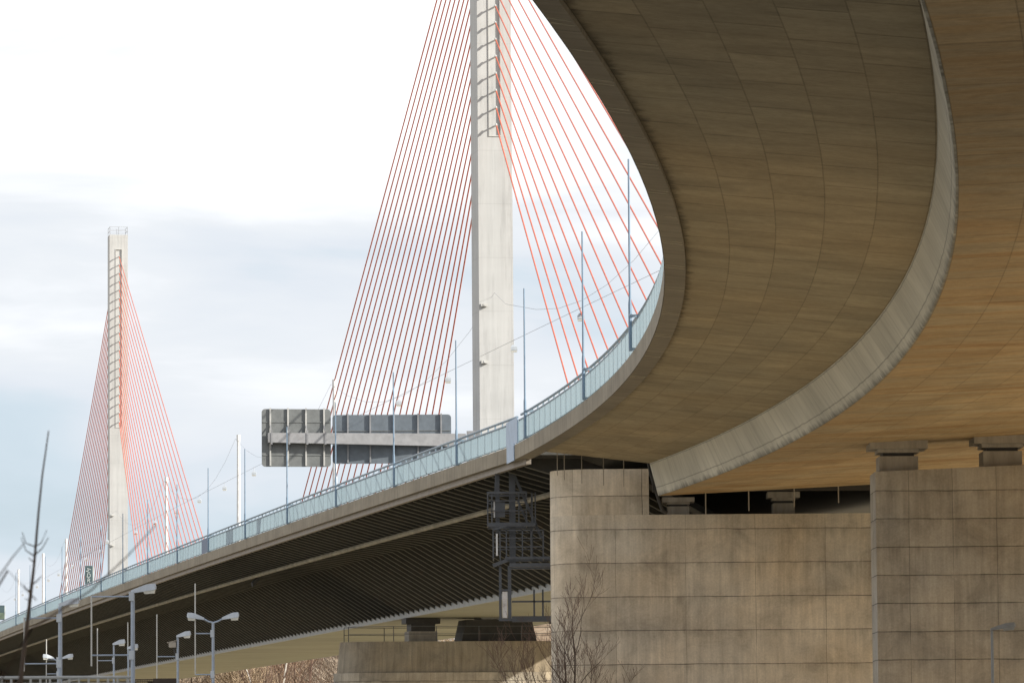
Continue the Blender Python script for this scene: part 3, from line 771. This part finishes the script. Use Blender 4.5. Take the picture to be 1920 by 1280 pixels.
def street_lamp(x, y, ztop, label, heads=((1, 0),), L=.62, banner=None, r=.05, camera=False):
    root = thing('street_lamp', label, 'street lamp', (x, y, -2), 'street lamps below the bridge')
    g = MB(); g.path([(x, y, -2), (x, y, 1.2), (x, y, ztop)], [r * 1.7, r * 1.15, r], 10); g.build('post', M['galv'], root, smooth=True)
    for dx, arm in heads:
        p = (x - dx * .05, y, ztop + .06)
        if arm:
            g = MB(); g.path([(x, y, ztop - .02), (x + dx * arm * .5, y, ztop + .03), (x + dx * arm, y, ztop + .12)], .03, 8); g.build('arm', M['galv'], root, smooth=True)
            p = (x + dx * arm * .9, y, ztop + .13)
        g, gb = MB(), MB(); head(g, gb, p, dx, L)
        h = g.build('lamp_head', M['lamp'], root); gb.build('lamp_bowl', M['bowl'], h)
    if banner:
        bx, z0, z1, brs = banner
        g = MB(); g.path([(x + bx, y, z0), (x + bx, y, z1)], .022, 8); g.build('banner_pole', M['railw'], root, smooth=True)
        for z in brs:
            g = MB(); g.path([(x + bx, y, z), (x, y, z)], .024, 6); b = g.build('banner_bracket', M['galv'], root)
            g = MB(); g.box(x - r * 1.8, x + r * .6, y - r * 1.5, y + r * 1.5, z - .12, z + .12); g.build('clamp', M['lamp'], b)
    if camera:
        g = MB(); g.box(x - .33, x - .07, y - .1, y + .1, ztop - .36, ztop - .16); g.beam((x - .4, y, ztop - .18), (x - .02, y, ztop - .1), .2, .03); g.build('camera_box', M['bearing'], root)
        g = MB(); g.path([(x - .15, y, ztop - .38), (x - .08, y, ztop - .7), (x, y, ztop - .75)], .03, 6); g.build('cable', M['dark'], root)
    return root
street_lamp(-10.25, 122, 4.13, 'tall grey street lamp with large single head, nearest of the lamps', L=.68, banner=(-1.11, 2.2, 4.08, (4.06, 2.49)), r=.055)
street_lamp(-13.5, 135, 4.2, 'grey single headed street lamp behind the bare sapling', L=.62, banner=(-1.07, 2.3, 3.9, (3.87, 2.52)), r=.06)
street_lamp(-9.95, 150, 4.12, 'grey street lamp with two heads on angled arms, right of all the other lamps', heads=((1, .33), (-1, .33)), L=.56, banner=(-.59, 2.4, 5.4, (3.75, 2.4)), r=.048)
street_lamp(-12.6, 170, 4.1, 'single headed street lamp with camera box below its head', L=.54, banner=(-.78, 2.4, 4.98, (3.4,)), r=.045, camera=True)
street_lamp(-16.05, 182, 4.1, 'slim single headed street lamp close left of the tallest lamp', L=.5, banner=(-.66, 2.4, 4.8, (3.5,)), r=.038)
street_lamp(-16.15, 190, 4.1, 'slim street lamp overlapped by the tallest lamp post', L=.46, banner=(-.02, 3.6, 5.25, ()), r=.04)
street_lamp(-21.1, 210, 4.05, 'small far street lamp with two drooping heads', heads=((1, .22), (-1, .22)), L=.5, banner=(-.54, 2.4, 5.05, (4.1, 3.45)), r=.04)
fl = street_lamp(16.3, 155, 3.75, 'faint grey street lamp standing before the pier block', L=.85, r=.045)
dg = metal_paint('dull_lamp_grey', (.2, .22, .24), .5)
for o in fl.children_recursive:
    o.data.materials[0] = dg

# pale railing on a low wall, lower left
rw = tag(None or (lambda g: (g.box(-9.5, -5.02, 60.0, 60.3, -2, -.12), g.build('low_wall', M['bearing'], loc=(-7, 60.1, -2)))[1])(MB()), 'low grey concrete wall under the pale steel railing', 'wall')
rr = thing('steel_railing', 'pale steel railing with close uprights in the lower left corner', 'railing', (-7, 60.15, -.12))
for z, r_ in ((.94, .022), (.86, .012)):
    g = MB(); g.path([(-9.4, 60.15, z + .01), (-5.08, 60.15, z - .005)], r_, 8); g.build('handrail' if z > .9 else 'lower_rail', M['railw'], rr, smooth=True)
x = -9.35
while x < -5.1:
    g = MB(); g.box(x - .014, x + .014, 60.135, 60.165, -.12, .925); g.build('upright', M['railw'], rr); x += .128

# dark gate
gt = thing('steel_gate', 'dark mesh and board gate low behind the lamp posts', 'gate', (-10.3, 130, -2))
g = MB(); g.box(-10.35, -9.68, 130, 130.08, -2, 1.98); g.build('board', M['timber'], gt)
g = MB()
for i in range(12): g.beam((-10.9 + i * .05, 130.04, -2), (-10.9 + i * .05, 130.04, 1.95), .012)
for z in (1.95, 1.7, 1.2, .5, -.5): g.beam((-10.9, 130.04, z), (-10.36, 130.04, z), .03)
g.build('mesh_panel', M['timber'], gt)

# ------------------------------------------------------------------ bare trees
def bare(g, p, d, L, r, depth, rn, gt=None, spread=.6, up=.15, segs=4, minr=.004, kr=(.42, .68)):
    pts = [Vector(p)]; rs = [r]; dd = Vector(d).normalized(); kids = []
    for i in range(segs):
        dd = (dd + Vector((rn.uniform(-.16, .16), rn.uniform(-.16, .16), rn.uniform(-.06, .14) + up * .3))).normalized()
        pts.append(pts[-1] + dd * L / segs); rs.append(max(minr, r * (1 - .55 * (i + 1) / segs)))
        if depth > 0 and i > 0 or depth > 2: kids.append((pts[-1], dd, rs[-1]))
    (gt if depth < 2 and gt else g).path(pts, rs, 5 if r > .02 else 4, caps=False)
    if depth > 0:
        for q, dq, rq in kids:
            for _ in range(rn.choice((1, 2, 2))):
                ax = Vector((rn.uniform(-1, 1), rn.uniform(-1, 1), rn.uniform(-.3, .5)))
                nd = (dq + ax * spread).normalized(); nd.z += up; 
                bare(g, q, nd, L * rn.uniform(*kr), rq * .55, depth - 1, rn, gt, spread, up, 4, minr, (.42, .62))
def bare_tree(name, label, base, stems, seed, spread=.6, cat='tree', tm='bark', depth=3, minr=.006, kr=(.42, .68)):
    rn = random.Random(seed); root = thing(name, label, cat, base); g, gt = MB(), MB()
    for d, L, r in stems: bare(g, base, d, L, r, depth, rn, gt, spread, .12, 8, minr, kr)
    g.build('trunk', M[tm], root, weld=False)
    if gt.f: gt.build('crown', M['twig'], root, weld=False)
    return root
bare_tree('bare_tree', 'leafless young tree with fine twigs in front of the rounded pier nose', (2.1, 190, -2),
          [((.05, 0, 1), 6.6, .07), ((-.12, .05, 1), 5.7, .06), ((-.42, .1, 1), 5.2, .045), ((.36, -.1, 1), 4.8, .04), ((-.62, .1, 1), 5.0, .04), ((-.85, -.2, 1), 5.2, .035), ((.7, .1, 1), 4.4, .03)], 5, .95, kr=(.17, .36), minr=.0055)
# out of focus sapling in the left foreground
sp = thing('sapling', 'blurred leafless sapling rising through the left foreground', 'sapling', (-2.9, 25, -2))
g = MB()
tr = [(-2.9, 25, -2), (-2.80, 25, -.6), (-2.72, 25, .35), (-2.68, 25, .70), (-2.645, 25, 1.0), (-2.62, 25, 1.3), (-2.60, 25, 1.5), (-2.565, 25, 1.75)]
g.path(tr, [.025, .02, .014, .011, .008, .0062, .005, .0035], 7); g.build('trunk', M['bark'], sp, smooth=True)
g = MB()
for a, b, c in (((-2.645, 25, 1.06), (-2.69, 25, 1.09), (-2.715, 25, 1.16)), ((-2.645, 25, 1.06), (-2.60, 25, 1.1), (-2.565, 25, 1.16)), ((-2.64, 25, 1.11), (-2.69, 25, 1.13), (-2.71, 25, 1.19)), ((-2.64, 25, 1.11), (-2.605, 25, 1.13), (-2.575, 25, 1.2)),
                ((-2.66, 25, .86), (-2.69, 25, .88), (-2.70, 25, .9)), ((-2.655, 25, .9), (-2.62, 25, .93), (-2.6, 25, .95)), ((-2.665, 25, .8), (-2.68, 25, .82), (-2.695, 25, .825)), ((-2.64, 25, 1.02), (-2.66, 25, 1.035), (-2.675, 25, 1.05))):
    g.path([a, b, c], [.004, .003, .002], 5)
g.build('crown', M['bark'], sp, smooth=True)
sp2 = thing('sapling', 'thin blurred leafless shoots leaning across the lower left foreground', 'sapling', (-2.75, 19, -2))
g = MB(); g.path([(-2.75, 19, -2), (-2.5, 19, -.6), (-2.2, 19, .2), (-2.02, 19, .5), (-1.77, 19, .66), (-1.62, 19, .80), (-1.5, 19, .93)], [.013, .01, .006, .0048, .0038, .003, .002], 6); g.build('trunk', M['bark'], sp2, smooth=True)
g = MB(); g.path([(-2.5, 19, -.6), (-2.45, 19, .1), (-2.2, 19, .66), (-2.1, 19, .80), (-2.05, 19, .86)], [.006, .0045, .0035, .003, .002], 6)
g.path([(-2.33, 19, .40), (-2.12, 19, .745), (-2.0, 19, .62)], [.006, .005, .003], 6)
g.build('crown', M['bark'], sp2, smooth=True)

# winter bushes on the far bank
def tint(name, c): return plain(name, c, .9, scale=.35, var=.4)
BC = [tint('dry_brush_tan', (.40, .31, .21)), tint('dry_brush_rust', (.36, .25, .17)), tint('dry_brush_grey', (.34, .28, .22))]
def bush(p, w, h, seed, mat, n=1700, th=1.):
    rn = random.Random(seed); g = MB()
    for _ in range(n):
        a = rn.uniform(0, 6.283); q = math.sqrt(rn.random()); zz = rn.random() ** .8
        sh = (1 - zz ** 2.2) ** .5
        b = Vector((p[0] + math.cos(a) * q * w * sh, p[1] + math.sin(a) * q * w * sh, p[2] + zz * h * rn.uniform(.85, 1.08)))
        d = Vector((math.cos(a) * .45 + rn.uniform(-.5, .5), math.sin(a) * .45 + rn.uniform(-.5, .5), rn.uniform(.4, 1.))).normalized() * rn.uniform(.5, 1.5)
        s = d.cross(Vector((rn.uniform(-1, 1), rn.uniform(-1, 1), .2))).normalized() * rn.uniform(.02, .055) * th
        g.face([b - s, b + s, b + d + s * .3, b + d - s * .3])
    return g
bl = [(-64, 640, 9, 13), (-54, 632, 10, 14), (-45.5, 640, 9, 17), (-38, 634, 8, 13.5), (-31, 640, 9, 18), (-23, 636, 8, 17), (-15, 640, 9, 19), (-71, 650, 10, 17), (-80, 645, 10, 15), (-50, 655, 10, 19), (-37, 658, 10, 20), (-26, 655, 11, 21), (-9, 650, 9, 19), (-4, 640, 9, 17)]
bd = ['tan rounded', 'rust brown', 'grey brown', 'low tan', 'tall rust', 'tall grey', 'broad tan', 'far rust', 'leftmost grey', 'back row tan', 'back row rust', 'back row tall grey', 'right hand tan', 'rightmost rust']
for i, (x, y, w, h) in enumerate(bl):
    root = thing('winter_bush', f'{bd[i]} leafless bush on the far bank below the girder', 'bush', (x, y, -2), 'bushes on the far bank')
    bush((x, y, -1.5), w, h, 40 + i, BC[i % 3], 6500).build('crown', BC[i % 3], root, weld=False)
    g = MB()
    for k in range(3): g.path([(x + k - 1, y, -2), (x + (k - 1) * 2, y - .5, h * .45), (x + (k - 1) * 2.6, y, h * .8)], [.2, .12, .05], 5)
    g.build('trunk', M['bark'], root, weld=False)
bare_tree('birch_tree', 'white trunked birch standing among the brown bushes', (-33.4, 622, -2), [((.03, 0, 1), 16, .2), ((-.12, 0, 1), 14, .13)], 9, .5, tm='birch', depth=2, minr=.04)
bare_tree('birch_tree', 'slender white birch stem close left of the river pier', (-28., 622, -2), [((.0, 0, 1), 17, .13)], 10, .4, tm='birch', depth=1, minr=.04)
for i, (x, y, h) in enumerate(((-113, 900, 34), (-106, 905, 29))):
    root = thing('winter_tree', ('tall pale tan leafless tree beyond the bridge at the left edge', 'lower tan leafless tree right of the tall one beyond the bridge')[i], 'tree', (x, y, -2))
    bush((x, y, h * .35), 8 - i * 2, h * .66, 80 + i, BC[0], 1500).build('crown', tint('pale_brush', (.42, .33, .23)), root, weld=False)
    g = MB(); g.path([(x, y, -2), (x, y, h * .5), (x, y, h * .9)], [.5, .3, .1], 7); g.build('trunk', M['bark'], root)

# ------------------------------------------------------------------ ground
n = NT('dry_ground', .95, 0, .1); v = n.tc('Object')
x = n.ramp(n.noise(v, .06, 6, .6), [(.35, (.43, .355, .245)), (.5, (.5, .42, .295)), (.68, (.36, .32, .21))])
x = n.mix(x, n.ramp(n.noise(v, 3., 5), [(.3, .75), (.7, 1.12)])); n.col(x)
g = MB(); g.face([(-3000, -800, -2), (3000, -800, -2), (3000, 4000, -2), (-3000, 4000, -2)])
tag(g.build('ground', n.m), kind='structure')
g = MB()
ya = NT('bounce_cut_dark', .9, 0, .2); ya.col(ya.mix((.15, .14, .12), ya.ramp(ya.noise(ya.tc('Object'), .8, 6), [(.3, .7), (.7, 1.3)])))
g2 = MB(); g2.face([(-70, -120, -1.996), (140, -120, -1.996), (140, 104, -1.996), (-70, 88, -1.996)])  # dark ground added out of view to cut bounce onto the near soffit
tag(g2.build('bounce_cut_ground', ya.m), kind='structure')
brush = NT('bank_scrub', .95, 0, .1); bv = brush.tc('Object', (1, 1, .35))
bx = brush.ramp(brush.noise(bv, .5, 8, .75), [(.35, (.17, .115, .075)), (.5, (.30, .22, .145)), (.65, (.36, .29, .21))]); brush.col(bx)
for i in range(40):
    xa, xb = -400 + i * 20, -380 + i * 20
    zz = lambda q: 17 + 2.5 * math.sin(q * .05) + 1.5 * math.sin(q * .13 + 1)
    g.face([(xa, 640, -1.9), (xb, 640, -1.9), (xb, 690, zz(xb)), (xa, 690, zz(xa))]); g.face([(xa, 690, zz(xa)), (xb, 690, zz(xb)), (xb, 800, -1.9), (xa, 800, -1.9)])
tag(g.build('riverbank', brush.m, smooth=True), kind='structure')

# ------------------------------------------------------------------ sky and sun
EL = R(24.6); AZ = R(60)
nrm, sid = Vector((.176, -.984, 0)), Vector((.984, .176, 0)); hd = nrm * math.cos(AZ) + sid * math.sin(AZ)
SUN = Vector((hd.x * math.cos(EL), hd.y * math.cos(EL), math.sin(EL)))
w = bpy.data.worlds.new('World'); bpy.context.scene.world = w; w.use_nodes = True
N, L = w.node_tree.nodes, w.node_tree.links; bg = N['Background']; bg.inputs[1].default_value = .1
sky = N.new('ShaderNodeTexSky'); sky.sky_type = 'NISHITA'; sky.sun_disc = False; sky.sun_elevation = EL
sky.sun_rotation = math.atan2(SUN.x, SUN.y); sky.air_density = 1.; sky.dust_density = 1.5
tc = N.new('ShaderNodeTexCoord'); mp = N.new('ShaderNodeMapping'); mp.inputs['Scale'].default_value = (7, 7, 34); mp.inputs['Location'].default_value = (5.3, 2.2, .9)
L.new(tc.outputs['Generated'], mp.inputs[0])
def wn(scale, detail, rough, dist=0):
    t = N.new('ShaderNodeTexNoise'); L.new(mp.outputs[0], t.inputs[0]); t.inputs['Scale'].default_value = scale; t.inputs['Detail'].default_value = detail
    t.inputs['Roughness'].default_value = rough; t.inputs['Distortion'].default_value = dist; return t.outputs[0]
def wr(f, stops):
    r = N.new('ShaderNodeValToRGB'); L.new(f, r.inputs[0]); e = r.color_ramp.elements
    while len(e) < len(stops): e.new(.5)
    for k, (p, c) in zip(e, stops): k.position = p; k.color = (*c, 1)
    return r.outputs[0]
def wm(op, a, b):
    m = N.new('ShaderNodeMath'); m.operation = op
    for i, x in enumerate((a, b)):
        if isinstance(x, (int, float)): m.inputs[i].default_value = x
        else: L.new(x, m.inputs[i])
    return m.outputs[0]
sep = N.new('ShaderNodeSeparateXYZ'); L.new(tc.outputs['Generated'], sep.inputs[0])
# thin bright overcast: denser and whiter higher up, greyer blue banks low down
el = sep.outputs[2]
n1 = wn(1., 6, .5, .35)
thick = wm('ADD', wm('MULTIPLY', el, 3.7), wm('MULTIPLY', wm('SUBTRACT', n1, .5), 1.15))
cloud = wr(thick, [(.0, (3.9, 4.75, 5.6)), (.13, (4.4, 5.1, 5.75)), (.27, (5.15, 5.5, 5.95)), (.40, (5.65, 5.9, 6.2)), (.70, (8.6, 8.6, 8.7)), (1., (9.5, 9.5, 9.8))])
cov = wr(thick, [(-.0, (.75,) * 3), (.12, (.9,) * 3), (.28, (1,) * 3)])
mx = N.new('ShaderNodeMix'); mx.data_type = 'RGBA'
gap = wr(el, [(.0, (1,) * 3), (.3, (1,) * 3), (.55, (.42,) * 3), (1., (.3,) * 3)])
L.new(wm('MULTIPLY', cov, gap), mx.inputs[0]); L.new(sky.outputs[0], mx.inputs[6]); L.new(cloud, mx.inputs[7])
L.new(mx.outputs[2], bg.inputs[0])
sl = bpy.data.lights.new('sun', 'SUN'); sl.energy = 5; sl.angle = R(.5); sl.color = (1, .94, .84)
so = bpy.data.objects.new('sun', sl); C.objects.link(so); so.rotation_euler = SUN.to_track_quat('Z', 'Y').to_euler(); so.location = (60, -40, 60)

# ------------------------------------------------------------------ camera
cam = bpy.data.cameras.new('camera'); co = bpy.data.objects.new('camera', cam); C.objects.link(co); bpy.context.scene.camera = co
cam.sensor_width = 36; cam.lens = 36 * 8500 / 1920; cam.clip_end = 6000; cam.clip_start = .5
P = math.atan(756 / 8500); fw = Vector((0, math.cos(P), math.sin(P))); r0 = Vector((1, 0, 0)); u0 = r0.cross(fw)
c_, s_ = math.cos(.008), math.sin(.008); rt = r0 * c_ - u0 * s_; upv = r0 * s_ + u0 * c_
co.matrix_world = Matrix(((rt.x, upv.x, -fw.x, 0), (rt.y, upv.y, -fw.y, 0), (rt.z, upv.z, -fw.z, 0), (0, 0, 0, 1)))
cam.dof.use_dof = True; cam.dof.focus_distance = 230; cam.dof.aperture_fstop = 9
vs = bpy.context.scene.view_settings; vs.view_transform = 'Standard'; vs.look = 'None'; vs.exposure = .62; vs.gamma = 1
for o in bpy.data.objects:
    if '_w' in o: del o['_w']
